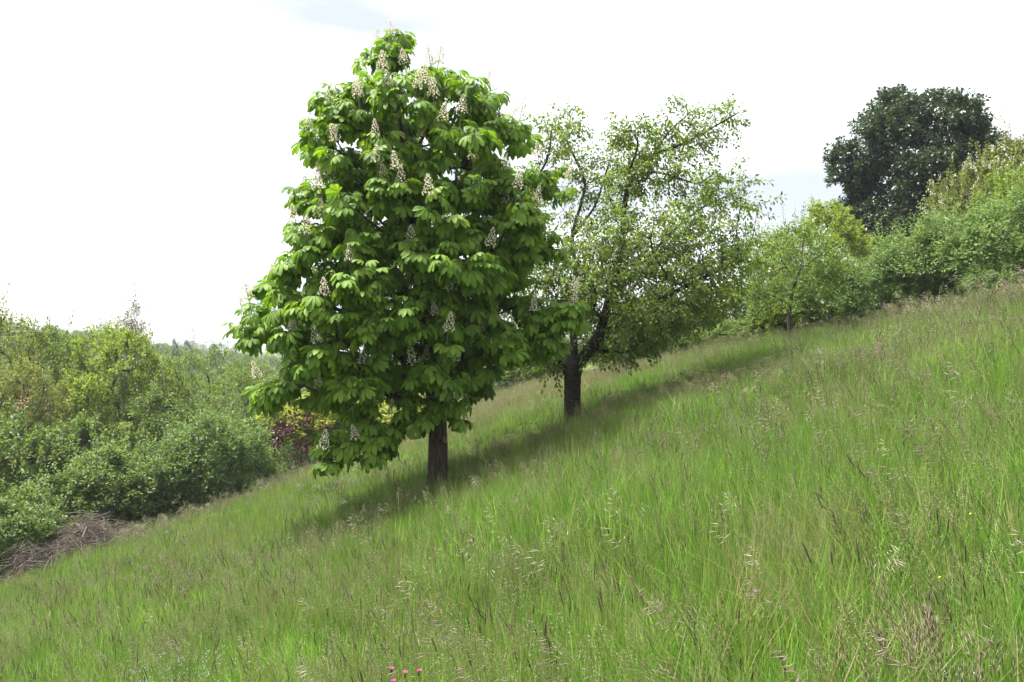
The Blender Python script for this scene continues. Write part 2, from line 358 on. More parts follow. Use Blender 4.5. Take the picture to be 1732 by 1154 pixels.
# the 300 leaves that show largest become parts of their own: the front-most leaf of each patch of the crown seen from the meadow
wp = lM[:, :3, 3]+cb; dist = np.linalg.norm(wp-np.array([0, 0, CAMZ]), axis=1)
bx_ = np.floor((wp[:, 0]/wp[:, 1])*F/24).astype(int); bz_ = np.floor(((wp[:, 2]-CAMZ)/wp[:, 1])*F/24).astype(int)
front = {}
for i in np.argsort(dist): front.setdefault((bx_[i], bz_[i]), i)
cand = np.array(list(front.values())); cand = cand[np.argsort(dist[cand])][:300]; pick = np.zeros(len(lM), bool); pick[cand] = True
for i in cand: obj('leaf', PALM[lV[i]], tree, mat=Matrix(lM[i].tolist()))
mb = MB()
for k in range(5):
    Ms = lM[(lV == k) & ~pick]; v, t = PAL[k]
    wv = np.einsum('nij,vj->nvi', Ms[:, :3, :3], v)+Ms[:, None, :3, 3]
    mb.add(wv.reshape(-1, 3), (np.arange(len(Ms))[:, None, None]*len(v)+t[None]).reshape(-1, 3))
obj('crown', mb.mesh('chestnut_crown', 'chestnut_leaf'), tree, kind='stuff')
# flower candles
def candle(seed):
    g = np.random.default_rng(seed); mb = MB(); hgt = .30
    mb.add(*tube([[0, 0, -.2], [0, 0, .1], [g.normal(0, .008), g.normal(0, .008), hgt]], [.006, .005, .002], 4), 1)
    for k in range(78):
        u = (k+.5)/78; z = .03+u*(hgt-.02); R = .088*(1-u)**.75+.010; a = k*2.4+g.normal(0, .3); rr = R*g.uniform(.55, 1.08)
        c = np.array([math.cos(a)*rr, math.sin(a)*rr, z+g.normal(0, .006)]); s = .0155*(1-.35*u)*g.uniform(.8, 1.25)
        o = norm(np.array([math.cos(a), math.sin(a), .25])+g.normal(0, .3, 3)); e1 = norm(np.cross(o, [0, 0, 1])); e2 = np.cross(o, e1)
        pts = [c-o*s*.5]+[c+(e1*math.cos(q)+e2*math.sin(q))*s*g.uniform(.75, 1.1)+o*s*.25 for q in (0, 1.57, 3.14, 4.71)]+[c+o*s*.6]
        mb.add(pts, [[0, 2, 1], [0, 3, 2], [0, 4, 3], [0, 1, 4], [5, 1, 2], [5, 2, 3], [5, 3, 4], [5, 4, 1]], 0)
    return mb.mesh('flower_candle', ['floret', 'candle_stem'])
CAND = [candle(s) for s in (11, 12, 13, 14)]
cpos = []
def put_candle(p, o, s):
    z = norm(np.array([o[0]*.22, o[1]*.22, 1])+rng.normal(0, .10, 3)); x = norm(np.cross([0, 1, 0], z)); y = np.cross(z, x)
    M = np.eye(4); M[:3, 0] = x*s; M[:3, 1] = y*s; M[:3, 2] = z*s; M[:3, 3] = p-cb; cpos.append(p)
    obj('flower_candle', CAND[rng.integers(0, 4)], tree, mat=Matrix(M.tolist()))
# those the photograph shows, brought to the nearest shoot on the crown's front
seen = [(637, 270), (668, 268), (684, 268), (727, 318), (640, 332), (661, 328), (807, 244), (597, 245), (684, 158), (657, 138), (712, 150), (645, 492), (754, 488), (733, 528), (636, 540), (648, 552), (556, 590), (808, 572), (615, 733), (556, 748),
        (528, 526), (543, 522), (510, 553), (488, 540), (432, 518), (416, 520), (432, 580), (436, 630), (910, 524), (990, 492), (1008, 505), (535, 388), (552, 370), (638, 230), (600, 180), (535, 165), (516, 215), (640, 75), (690, 100), (740, 108), (752, 106), (820, 138), (875, 185), (912, 268), (962, 262), (920, 325), (600, 175), (560, 290), (545, 290), (486, 362), (525, 305), (632, 92), (655, 50), (776, 560), (906, 318), (702, 172), (780, 180)]
sx = shoot_p[:, 0]/shoot_p[:, 1]*F+W/2; sz_ = HZ-(shoot_p[:, 2]-CAMZ)/shoot_p[:, 1]*F; used = set()
for px, py in seen:
    d2 = np.hypot(sx-px, sz_-(py+22)); c = d2*.045+(shoot_p[:, 1]-CY)+np.where(d2 > 42, 6, 0)
    for i in np.argsort(c):
        if i not in used and (not cpos or np.min(np.linalg.norm(np.array(cpos)-shoot_p[i], axis=1)) > .16): break
    used.add(i); put_candle(shoot_p[i]+np.array([0, -.10, .12]), shoot_d[i], rng.uniform(.78, 1.12))
for i in rng.permutation(len(shoot_p)):                     # and some on the side turned away
    if len(cpos) >= 125: break
    if shoot_d[i][2] < .45: continue
    if np.min(np.linalg.norm(np.array(cpos)-shoot_p[i], axis=1)) > .5: put_candle(shoot_p[i]+np.array([0, 0, .09]), shoot_d[i], rng.uniform(.8, 1.1))

# ------------------------------------------------------------------ cherry tree
yb = np.array(unproj(968, 697)); YY = yb[1]
def A(px, py, dy=0): return at(px, py, YY+dy)
limbs = [[yb+[0, 0, -.15], yb+[0, 0, .3], A(968, 655), A(969, 628), A(972, 605, .05)],
         [A(968, 640), A(940, 608, -.2), A(912, 585, -.5), A(885, 560, -.8), A(868, 515, -1.0), A(890, 440, -1.0), A(885, 350, -.9), A(925, 270, -.6), A(935, 205, -.5)],
         [A(972, 605, .05), A(970, 555, .3), A(980, 490, .7), A(968, 400, 1.0), A(990, 310, 1.1), A(960, 240, 1.0), A(968, 190, .9)],
         [A(970, 625), A(992, 598, .0), A(1012, 570, 0), A(1030, 510, -.1), A(1048, 440, -.1), A(1054, 390, 0), A(1057, 345, 0), A(1070, 300, .1), A(1105, 262, .2), A(1160, 240, .3), A(1205, 215, .4), A(1252, 188, .4)],
         [A(1012, 570), A(1060, 535, -.5), A(1120, 505, -.9), A(1190, 470, -1.1), A(1255, 440, -1.2)],
         [A(1030, 510), A(1075, 460, .6), A(1130, 400, 1.1), A(1190, 350, 1.3), A(1260, 320, 1.3)],
         [A(1057, 345), A(1065, 290, -.3), A(1080, 240, -.5), A(1060, 205, -.6)], [A(1070, 300, .1), A(1110, 290, -.6), A(1180, 310, -.9), A(1270, 340, -1.0)],
         [A(1105, 262, .2), A(1130, 225, -.1), A(1165, 190, -.2)], [A(985, 400, 1.0), A(1020, 310, 1.5), A(1040, 240, 1.6)]]
cprof = np.array([[215, 920, 1180], [260, 900, 1230], [310, 885, 1275], [360, 880, 1280], [420, 880, 1275], [470, 885, 1262], [520, 885, 1235], [560, 885, 1165], [600, 890, 1080]], float)
tg = []
lp = np.vstack([smooth_path(l, 6) for l in limbs[1:]])
while len(tg) < 1350:
    py = 215+385*rng.random()**.72; l, r = np.interp(py, cprof[:, 0], cprof[:, 1]), np.interp(py, cprof[:, 0], cprof[:, 2])
    a = rng.uniform(0, 6.28); q = math.sqrt(rng.uniform(.02, 1)); R = (r-l)/2/F*YY
    p = A((l+r)/2, py)+np.array([math.cos(a)*q*R, math.sin(a)*q*min(R, 2.3), 0])
    d = np.min(np.linalg.norm(lp-p, axis=1))
    if py < 390 and d > .42 and rng.random() < .88: continue
    if math.sin(py*.05+p[0]*2.2)*math.cos(p[1]*1.7+p[0]) > .38: continue
    px_ = p[0]/p[1]*F+W/2
    if py > 535 and 890 < px_ < 1035: continue
    tg.append(p)
for l in limbs[1:]:
    for q in smooth_path(l, 8)[6:]:
        for _ in range(3): tg.append(q+rng.normal(0, .16, 3))
tg = np.array(tg)
Pk, park, nk = grow([smooth_path(l, 2) for l in limbs], tg, .5)
ctree = thing('cherry_tree', 'wide airy cherry tree with dark forked trunk behind the horse chestnut', 'tree', yb)
cmb, _ = skel_mesh(Pk-yb, park, .004, .15, .43, 7, .004, .02); obj('branches', cmb.mesh('cherry_branches', 'cherry_bark', True), ctree)
tp = smooth_path([p-yb for p in limbs[0]], 5); mb = MB(); mb.add(*tube(tp, np.interp(np.linspace(0, 1, len(tp)), [0, .2, .5, .85, 1], [.24, .19, .175, .20, .17]), 16, .03)); obj('trunk', mb.mesh('cherry_trunk', 'cherry_bark', True), ctree)
for l, r0, r1 in [(limbs[1][:6], .115, .02), (limbs[2][:6], .095, .012), (limbs[3], .115, .014)]:
    q = smooth_path([p-yb for p in l], 4); mb = MB(); mb.add(*tube(q, r0+(r1-r0)*np.linspace(0, 1, len(q))**.6, 10, .03)); obj('limb', mb.mesh('cherry_limb', 'cherry_bark', True), ctree)
src = Pk[nk:]-yb; pd = norm(Pk[nk:]-Pk[park[nk:]])+rng.normal(0, .45, (len(src), 3))+[0, 0, -.05]
v, t = sprays(src, pd, .36, 17, .098, .52, .75, .8, .35)
obj('crown', mesh_np('cherry_crown', v, t, 'cherry_leaf'), ctree)

# ------------------------------------------------------------------ generic plants
def lobed(h, w, trunk=.25, nl=16, nt=420, lob=.42, seed=1, top=1.0, fill=.72):
    """targets on the outer sides of overlapping lobes that make up an uneven crown"""
    g = np.random.default_rng(seed); z0 = h*trunk; ch = (h-z0)/2; cc = np.array([0, 0, z0+ch]); R = np.array([w/2, w/2, ch]); m = (w/2*w/2*ch)**(1/3)
    C = []; r = []
    for _ in range(nl*30):
        if len(C) >= nl: break
        d = norm(g.normal(size=3)); d[2] = d[2]*top
        rr = lob*m*g.uniform(.7, 1.25); c = cc+d*(R-rr*.85)*g.uniform(.75, 1.08)
        if C and np.min(np.linalg.norm(np.array(C)-c, axis=1)) < rr*.75: continue
        C.append(c); r.append(rr)
    C = np.array(C); r = np.array(r); P = []; D = []
    while len(P) < nt:
        i = g.integers(len(C)); d = norm(g.normal(size=3)+norm(C[i]-cc)*.7+[0, 0, .25]); p = C[i]+d*r[i]*g.uniform(fill, 1.05)
        dd = np.linalg.norm(C-p, axis=1)/r; dd[i] = 9
        if dd.min() < fill or p[2] < .05*h: continue
        P.append(p); D.append(norm(d+[0, 0, .35]+g.normal(0, .3, 3)))
    return np.array(P), np.array(D)
PROTO = {}
def proto(key, h, w, leaf, lmat, trunk=.25, nl=16, nt=420, lob=.42, seed=1, stems=1, shoot=.35, per=24, aspect=.55, droop=.25, bmat='brown_bark', tr=.09, blossom=0, spread=1.0, whips=0, top=1.0, fill=.72):
    global rng
    keep = rng; rng = np.random.default_rng(seed*97+3)
    P, D = lobed(h, w, trunk, nl, nt, lob, seed, top, fill)
    paths = [[np.array([0, 0, -.3]), np.array([0, 0, h*.1]), np.array([rng.normal(0, .008)*w, rng.normal(0, .008)*w, max(h*trunk*.9, h*.2)]), np.array([rng.normal(0, .03)*w, rng.normal(0, .03)*w, h*.5]), np.array([rng.normal(0, .06)*w, rng.normal(0, .06)*w, h*.68])]]
    for k in range(stems-1):
        a = k*2.4+rng.random(); q = w*.32
        paths.append([np.array([0, 0, -.3]), np.array([math.cos(a)*q*.25, math.sin(a)*q*.25, h*.12]), np.array([math.cos(a)*q*.7, math.sin(a)*q*.7, h*.38]), np.array([math.cos(a)*q, math.sin(a)*q, h*.62])])
    Pk, park, nk = grow([smooth_path(p, 2) for p in paths], P[::2], .4)
    mbs, _ = skel_mesh(Pk, park, .004*h/4, tr, .45, 6, .004*h/4)
    S = P-D*shoot*.35; pv, pt = sprays(S, D, shoot, per, leaf, aspect, droop, spread)
    if whips:
        k = rng.choice(np.where(P[:, 2] > h*.55)[0], whips); d2 = norm(D[k]*.5+np.array([0, 0, 1.2])+rng.normal(0, .15, (whips, 3)))
        v2, t2 = sprays(P[k], d2, shoot*2.2, per, leaf*.9, aspect, droop*.5, .9); pt = np.vstack([pt, t2+len(pv)]); pv = np.vstack([pv, v2])
        for q, d in zip(P[k], d2): mbs.add(*tube([q, q+d*shoot*1.2, q+d*shoot*2.2], [.006*h/4, .004*h/4, .002*h/4], 3))
    parts = [('trunk' if stems == 1 else 'stems', mbs.mesh(key+'_wood', bmat, True)), ('crown' if stems == 1 else 'foliage', mesh_np(key+'_leaves', pv, pt, lmat))]
    if blossom:
        k = rng.permutation(len(P))[:int(len(P)*blossom)]; v3, t3 = sprays(P[k]+D[k]*shoot*.45, D[k], shoot*.5, 9, leaf*.5, .9, 0, 1.0, .5)
        parts.append(('blossom', mesh_np(key+'_blossom', v3, t3, 'blossom')))
    PROTO[key] = (h, w, parts); rng = keep
proto('bush_a', 3, 3.2, .12, 'green_leaf', .02, 17, 640, .40, 21, 5, .42, 24, .6, whips=14, tr=.05)
proto('bush_b', 3, 3.2, .11, 'green_leaf', .02, 13, 640, .48, 22, 6, .38, 26, .6, whips=22, tr=.05)
proto('willow_a', 3, 3, .115, 'greygreen_leaf', .02, 18, 760, .40, 31, 6, .48, 26, .45, .15, whips=34, tr=.05)
proto('willow_b', 3, 3.2, .11, 'greygreen_leaf', .02, 20, 760, .38, 32, 7, .45, 26, .45, .15, whips=30, tr=.05)
proto('hawthorn', 4, 4, .10, 'olive_leaf', .05, 18, 760, .40, 41, 4, .40, 26, .6, blossom=.40, whips=12, tr=.07)
proto('lime_a', 3.2, 3.2, .12, 'lime_leaf', .02, 16, 640, .42, 51, 5, .40, 24, .65, whips=16, tr=.05)
proto('lime_b', 3.2, 3.2, .11, 'gold_leaf', .02, 16, 640, .40, 52, 5, .42, 24, .65, whips=24, tr=.05)
proto('maple_a', 7, 5, .14, 'lime_leaf', .14, 20, 820, .36, 61, 1, .50, 26, .65, whips=14, tr=.10)
proto('maple_b', 7, 5, .14, 'mid_leaf', .14, 22, 820, .36, 62, 1, .50, 26, .65, whips=14, tr=.10)
proto('orchard', 6, 6, .105, 'mid_leaf', .18, 22, 760, .32, 63, 4, .45, 22, whips=50, tr=.11)
proto('robinia', 7, 4, .12, 'olive_leaf', .15, 18, 560, .36, 64, 1, .55, 22, whips=24, tr=.09)
proto('yew', 2, 2.6, .05, 'yew_leaf', .02, 18, 620, .40, 71, 5, .26, 34, .35, .1, tr=.05)
proto('beech', 1.6, 1.2, .085, 'purple_leaf', .12, 8, 46, .45, 81, 3, .35, 12, .65, .1, whips=6, tr=.02)
proto('sycamore', 10, 8, .19, 'dark_leaf', .04, 44, 4200, .31, 91, 1, .60, 26, .62, .35, tr=.2, fill=.5)
proto('wood_a', 9, 7, .26, 'far_leaf', .12, 20, 420, .34, 101, 1, .7, 22, .6, tr=.18)
proto('wood_b', 9, 6, .26, 'lime_leaf', .12, 18, 400, .36, 102, 1, .7, 22, .6, tr=.18)
proto('wood_c', 9, 7, .26, 'mid_leaf', .12, 22, 420, .32, 103, 1, .7, 22, .6, tr=.18)
proto('poplar', 12, 3.2, .20, 'poplar_leaf', .10, 22, 330, .45, 111, 4, 1.0, 12, .6, .1, bmat='grey_twig', whips=40, tr=.12)
proto('spruce', 9, 3, .22, 'dark_leaf', .05, 26, 420, .30, 121, 1, .4, 22, .4, .5, tr=.12)
proto('apple', 3.6, 3.8, .10, 'apple_leaf', .33, 20, 520, .36, 131, 1, .40, 18, .5, .25, blossom=.08, whips=20, tr=.07)
NAMES = dict(bush_a='leafy_bush', bush_b='leafy_bush', willow_a='willow_bush', willow_b='willow_bush', hawthorn='hawthorn_bush', lime_a='field_maple_bush', lime_b='field_maple_bush', maple_a='field_maple_tree', maple_b='field_maple_tree', orchard='plum_tree', robinia='walnut_tree',
             yew='yew_bush', beech='copper_beech_sapling', sycamore='sycamore_tree', wood_a='woodland_tree', wood_b='woodland_tree', wood_c='woodland_tree', poplar='poplar_tree', spruce='spruce_tree', apple='apple_tree')
def put(key, px, y, top, wpx, label, group=None, x=None, hgt=None, rz=None):
    """a plant standing on the ground at distance y; its height reaches the row `top`"""
    h, w, parts = PROTO[key]; x = (px-W/2)/F*y if x is None else x; zg = float(terrain(x, y))
    s = (CAMZ+(HZ-top)/F*y-zg)/h if hgt is None else hgt/h
    sw = wpx/F*y/w if wpx else s
    nm = NAMES[key]; cat = 'tree' if nm.endswith('tree') else ('sapling' if 'sapling' in nm else 'bush')
    r = thing(nm, label, cat, (x, y, zg-.03), group, (sum(map(ord, label))*.37 % 6.28 if group != 'wood on the far hill' else rng.uniform(0, 6.28)) if rz is None else rz, (sw, sw, s))
    for pn, me in parts: obj(pn, me, r)
    return r

# apple tree on the slope
ab = unproj(1338, 576); put('apple', 1338, ab[1], 378, 205, 'small apple tree with slim trunk standing alone on the slope below the dark sycamore')
print('apple depth', ab, 'chestnut', cb, 'cherry', yb, len(lM), 'leaves')

# ------------------------------------------------------------------ hedges, valley trees, woods
HB, HR, HC, HL = 'hedge along the valley edge of the meadow', 'hedge along the upper edge of the meadow', 'thicket behind the cherry tree', 'trees in the valley'
plants = [
 # valley edge, front row
 ('bush_b', 5, 20.6, 848, 175, 'rounded green bush directly behind the brushwood heap', HB), ('bush_a', 105, 22.8, 800, 175, 'dense green bush overhanging the end of the brushwood heap', HB),
 ('bush_b', 195, 24.2, 762, 185, 'green bush between the brushwood heap and the pale willow', HB), ('bush_a', 285, 25.2, 742, 170, 'mid green bush touching the pale willow on its valley side', HB),
 ('willow_a', 362, 26.2, 695, 165, 'pale grey green willow bush in the valley hedge, taller than its neighbours', HB), ('bush_a', 432, 27.4, 752, 120, 'small green bush between the pale willow and the dark yew', HB),
 ('yew', 480, 29.2, 752, 150, 'low dark evergreen bush under the purple leaved sapling', HB), ('beech', 503, 28.0, 690, 88, 'sapling with dark purple red leaves rising from the dark evergreen bush', None),
 ('yew', 590, 30.0, 770, 130, 'dark evergreen bush behind the lowest branch of the horse chestnut', HB),
 # valley, further down
 ('bush_a', 50, 28, 705, 190, 'broad bush below the walnut tree in the valley', HL), ('bush_b', 150, 28.5, 715, 170, 'shaded bush at the foot of the yellow green maple', HL),
 ('robinia', 0, 31, 536, 200, 'thin crowned walnut tree in front of the red roofed house', HL), ('robinia', 60, 29, 612, 130, 'thin young walnut tree in front of the red roof', HL), ('maple_b', 95, 34, 560, 170, 'mid green maple between the walnut tree and the yellow green maple', HL),
 ('maple_a', 205, 31, 545, 180, 'bright yellow green maple in the valley below the bare poplars', HL), ('orchard', 335, 31.5, 582, 250, 'old plum tree with spreading visible limbs above the pale willow', HL),
 ('hawthorn', 150, 38, 600, 110, 'blossoming hawthorn between two maples in the valley', HL), ('orchard', 420, 41, 606, 160, 'plum tree partly behind the horse chestnut in the valley', HL),
 ('bush_b', 250, 29.5, 690, 170, 'dark shaded bush beneath the old plum tree', HL), ('bush_a', 390, 33, 690, 150, 'bush beneath the plum tree beside the lime green thicket', HL),
 ('lime_b', 455, 35, 690, 190, 'lime green maple bush behind the purple sapling', HL), ('lime_b', 545, 37, 662, 210, 'large lime green maple bush behind the lowest chestnut branch', HL),
 ('lime_b', 645, 38, 680, 190, 'lime green maple bush seen past the chestnut trunk', HL), ('maple_b', 560, 60, 596, 200, 'maple far behind the horse chestnut crown', HL), ('maple_b', 690, 62, 600, 200, 'maple far behind the horse chestnut trunk', HL),
 # behind the cherry
 ('bush_a', 745, 47, 655, 110, 'bush at the far meadow corner behind the chestnut trunk', HC), ('bush_b', 815, 48, 622, 130, 'bush at the far meadow corner between the two trunks', HC), ('yew', 868, 44, 612, 75, 'small dark bush beside the forked cherry trunk', HC), ('lime_a', 915, 44, 575, 140, 'lime green bush behind the low fork of the cherry', HC),
 ('maple_a', 975, 42, 520, 150, 'yellow green maple straight behind the cherry trunk', HC), ('lime_a', 1045, 36, 552, 130, 'bright low maple bush next to the cherry trunk, behind it', HC), ('maple_b', 1105, 35, 500, 150, 'mid green maple behind the cherry crown', HC),
 ('bush_a', 1120, 31, 566, 110, 'dark leafy bush at the meadow edge behind the cherry', HC), ('lime_a', 1165, 32, 520, 140, 'yellow green bush between cherry and apple tree', HC), ('bush_b', 1195, 28.2, 556, 115, 'shaded bush at the meadow edge downhill of the apple tree', HC),
 ('maple_a', 1235, 31, 480, 150, 'yellow green maple downhill of the apple tree', HC), ('bush_a', 1262, 26.8, 540, 110, 'leafy bush at the meadow edge beside the apple tree', HC), ('yew', 1150, 29.2, 575, 90, 'dark low bush in the shade behind the cherry', HC),
 # behind the apple
 ('maple_b', 1310, 29, 440, 140, 'mid green maple right behind the apple tree', HR), ('maple_a', 1395, 28, 345, 180, 'tall fresh green maple between apple tree and dark sycamore', HR), ('lime_a', 1345, 25.5, 500, 130, 'low fresh green bush at the foot of the tall maple', HR),
 ('bush_b', 1420, 24.2, 440, 150, 'green bush between the apple tree and the willows', HR), ('bush_a', 1330, 26.5, 470, 130, 'low bush standing directly behind the apple trunk', HR),
 ('sycamore', 1560, 33, 160, 295, 'big dark green sycamore towering over the upper hedge', None),
 ('willow_a', 1478, 22.0, 430, 140, 'grey green willow bush next to the apple tree', HR), ('willow_b', 1555, 21.6, 392, 180, 'grey green willow bush below the dark sycamore', HR), ('willow_a', 1640, 20.8, 345, 190, 'tall grey green willow bush below the blossoming hawthorn', HR),
 ('willow_b', 1735, 19.2, 335, 220, 'broad grey green willow bush beside the tall dry grass', HR), ('willow_b', 1700, 18.6, 440, 120, 'short willow bush behind the tall dry grass stems', HR),
 ('hawthorn', 1655, 27, 275, 170, 'hawthorn with whitish blossom leaning on the dark sycamore', HR), ('hawthorn', 1745, 27.5, 235, 190, 'hawthorn with whitish blossom at the top of the hedge', HR), ('lime_a', 1700, 24.5, 285, 130, 'fresh green bush squeezed between the two hawthorns', HR),
 # skyline
 ('poplar', 222, 80, 508, 50, 'tall nearly bare poplar rising above the wooded hill', None), ('poplar', 174, 84, 545, 32, 'shorter bare poplar beside the tall one on the skyline', None),
 ('spruce', 318, 120, 580, 22, 'small dark spruce on the skyline above the old plum tree', 'skyline spruces'), ('spruce', 366, 125, 586, 26, 'small dark spruce on the skyline above the old plum tree', 'skyline spruces'), ('spruce', 296, 118, 578, 16, 'small dark spruce on the skyline above the old plum tree', 'skyline spruces'),
]
for key, px, y, top, wpx, lab, grp in plants: put(key, px, y, top, wpx, lab, grp)
taken = []
WL = {'wood_a': 'grey green tree in the wood on the far hill', 'wood_b': 'yellow green tree in the wood on the far hill', 'wood_c': 'mid green tree in the wood on the far hill'}
for _ in range(9000):
    if len(taken) >= 230: break
    y = rng.uniform(88, 250); px = rng.uniform(-130, 470); x = (px-W/2)/F*y
    if taken and min(math.hypot(x-a, y-b) for a, b in taken) < 4.3: continue
    if y < 130 and px > 260 and rng.random() < .7: continue
    sk = np.interp(px, [-130, 0, 150, 250, 330, 420, 470], [532, 542, 558, 574, 588, 597, 600])+rng.uniform(0, 14)
    hg = min(rng.uniform(6, 9), CAMZ+(HZ-sk)/F*y-float(terrain(x, y)))
    if hg < 3.5: continue
    taken.append((x, y)); k = rng.choice(['wood_a', 'wood_b', 'wood_c'], p=[.45, .2, .35]); put(k, px, y, 0, None, WL[k], 'wood on the far hill', x=x, hgt=hg)
for k in range(90):
    y = rng.uniform(560, 760); px = rng.uniform(300, 560); x = (px-W/2)/F*y
    put('wood_a', px, y, 0, None, 'tiny tree on the distant hill beyond the valley', 'trees on the distant hill', x=x, hgt=rng.uniform(6, 9.5))

# ------------------------------------------------------------------ thin summer haze
m = bpy.data.materials.new('haze'); m.use_nodes = True; m.node_tree.nodes.clear()
ho = m.node_tree.nodes.new('ShaderNodeOutputMaterial'); hv = m.node_tree.nodes.new('ShaderNodeVolumePrincipled')
hv.inputs['Color'].default_value = (.86, .92, 1, 1); hv.inputs['Density'].default_value = .00042; hv.inputs['Anisotropy'].default_value = .2
m.node_tree.links.new(hv.outputs[0], ho.inputs['Volume']); MATS['haze'] = m
hx0, hx1, hy0, hy1, hz0, hz1 = -3200, 3200, -500, 4700, -10.5, 20.0
hvv = [[x, y, z] for x in (hx0, hx1) for y in (hy0, hy1) for z in (hz0, hz1)]; hq = [[0, 1, 3, 2], [4, 6, 7, 5], [0, 4, 5, 1], [2, 3, 7, 6], [0, 2, 6, 4], [1, 5, 7, 3]]
hz_o = obj('haze', mesh_np('haze', hvv, [t for a in hq for t in ([a[0], a[1], a[2]], [a[0], a[2], a[3]])], 'haze'), kind='stuff'); hz_o['label'] = 'thin pale haze over the valley'

# ------------------------------------------------------------------ house and yard in the valley
def boxv(x0, x1, y0, y1, z0, z1):
    v = [[x, y, z] for x in (x0, x1) for y in (y0, y1) for z in (z0, z1)]
    q = [[0, 1, 3, 2], [4, 6, 7, 5], [0, 4, 5, 1], [2, 3, 7, 6], [0, 2, 6, 4], [1, 5, 7, 3]]
    return v, [t for a in q for t in ([a[0], a[1], a[2]], [a[0], a[2], a[3]])]
hy = 60.0; hx = (58-W/2)/F*hy; hz = float(terrain(hx, hy))
house = thing('house', 'house with red tiled roof half hidden behind the valley trees', 'house', (hx, hy, hz), rz=.25)
eh = CAMZ+(HZ-705)/F*hy-hz; rh = CAMZ+(HZ-655)/F*hy-hz
mb = MB(); mb.add(*boxv(-4, 4, -3, 3, -.5, eh)); mb.add([[-4, -3, eh], [-4, 3, eh], [-4, 0, rh-.1], [4, -3, eh], [4, 3, eh], [4, 0, rh-.1]], [[0, 2, 1], [3, 4, 5]]); obj('wall', mb.mesh('house_wall', 'house_wall'), house)
for s in (-1, 1):
    mb = MB(); a = np.array([[-4.4, s*3.5, eh-.35], [4.4, s*3.5, eh-.35], [4.4, 0, rh], [-4.4, 0, rh]]); b = a+[0, 0, .14]
    mb.add(np.vstack([a, b]), [[0, 1, 2], [0, 2, 3], [4, 6, 5], [4, 7, 6], [0, 4, 5], [0, 5, 1], [1, 5, 6], [1, 6, 2], [3, 2, 6], [3, 6, 7], [0, 3, 7], [0, 7, 4]]); obj('roof_slope', mb.mesh('roof_slope', 'roof_tile'), house)
mb = MB(); mb.add(*boxv(1.5, 2.1, .4, 1.0, rh-1, rh+.7)); obj('chimney', mb.mesh('chimney', 'roof_tile'), house)
for wx in (-2.6, -.6, 1.6):
    for wz in (eh*.25, eh*.65):
        mb = MB(); mb.add(*boxv(wx-.5, wx+.5, -3.03, -2.9, wz-.6, wz+.6)); w_ = obj('window', mb.mesh('window', 'window_glass'), house)
        mb = MB(); mb.add(*boxv(wx-.58, wx+.58, -3.06, -3.031, wz-.68, wz-.6)); obj('sill', mb.mesh('sill', 'white_paint'), w_)
yx = np.linspace(-12, 12, 25); yy = np.linspace(-14, -3.5, 12); gx2, gy2 = np.meshgrid(yx+hx, yy+hy); gz2 = terrain(gx2, gy2)+.05
i2 = (np.arange(11)[:, None]*25+np.arange(24)[None]).ravel()
obj('yard', mesh_np('yard', np.stack([gx2, gy2, gz2], -1), np.concatenate([np.stack([i2, i2+1, i2+26], 1), np.stack([i2, i2+26, i2+25], 1)]), 'yard_earth'), kind='structure')

# ------------------------------------------------------------------ heap of dead brushwood
p0 = np.array(unproj(5, 985, .3)); p1 = np.array(unproj(235, 905, .3)); bc = (p0+p1)/2; bc[2] = float(terrain(bc[0], bc[1]))
pile = thing('brushwood_heap', 'low heap of dead grey brown twigs at the foot of the valley hedge', 'brush pile', bc)
ax_ = norm((p1-p0)*[1, 1, 0]); pr = np.array([-ax_[1], ax_[0], 0]); Lh = np.linalg.norm((p1-p0)[:2])/2
def twig(u, w, lift, ln, r):
    c = bc+ax_*u*Lh+pr*w; zt = float(terrain(c[0], c[1])); top = .95*max(0, 1-(u*.95)**2)**.5*max(0, 1-(w/1.25)**2)**.5*(1+.25*math.sin(u*7))
    c[2] = zt+top*lift; a = rng.normal(0, .8)+(0 if rng.random() < .7 else 1.4); d = norm(ax_*math.cos(a)+pr*math.sin(a)+np.array([0, 0, rng.normal(0, .22)]))
    s = norm(np.cross(d, rng.normal(size=3)))*ln*rng.uniform(.05, .28)+np.array([0, 0, ln*.12])
    pts = np.array([c-d*ln/2-s*.6, c-d*ln/6+s*.3, c+d*ln/6+s*.35, c+d*ln/2-s*.5]); pts[:, 2] = np.maximum(pts[:, 2], [float(terrain(q[0], q[1]))+.02 for q in pts])
    return tube(smooth_path(pts-bc, 2), np.linspace(r, r*.4, 7), 4 if r > .007 else 3)
mb = MB()
for k in range(1100):
    mb.add(*twig(rng.uniform(-1, 1), np.clip(rng.normal(0, .55), -1.2, 1.2), rng.uniform(.1, 1.25)**.7, rng.uniform(.35, 1.3), rng.uniform(.004, .009)))
obj('twigs', mb.mesh('twigs', 'grey_twig'), pile, kind='stuff')
for k in range(34):
    mb = MB(); mb.add(*twig(rng.uniform(-1, 1), rng.uniform(-1, .7), rng.uniform(.5, 1.1), rng.uniform(.9, 2.0), rng.uniform(.009, .018))); obj('branch', mb.mesh('dead_branch', 'grey_twig', True), pile)

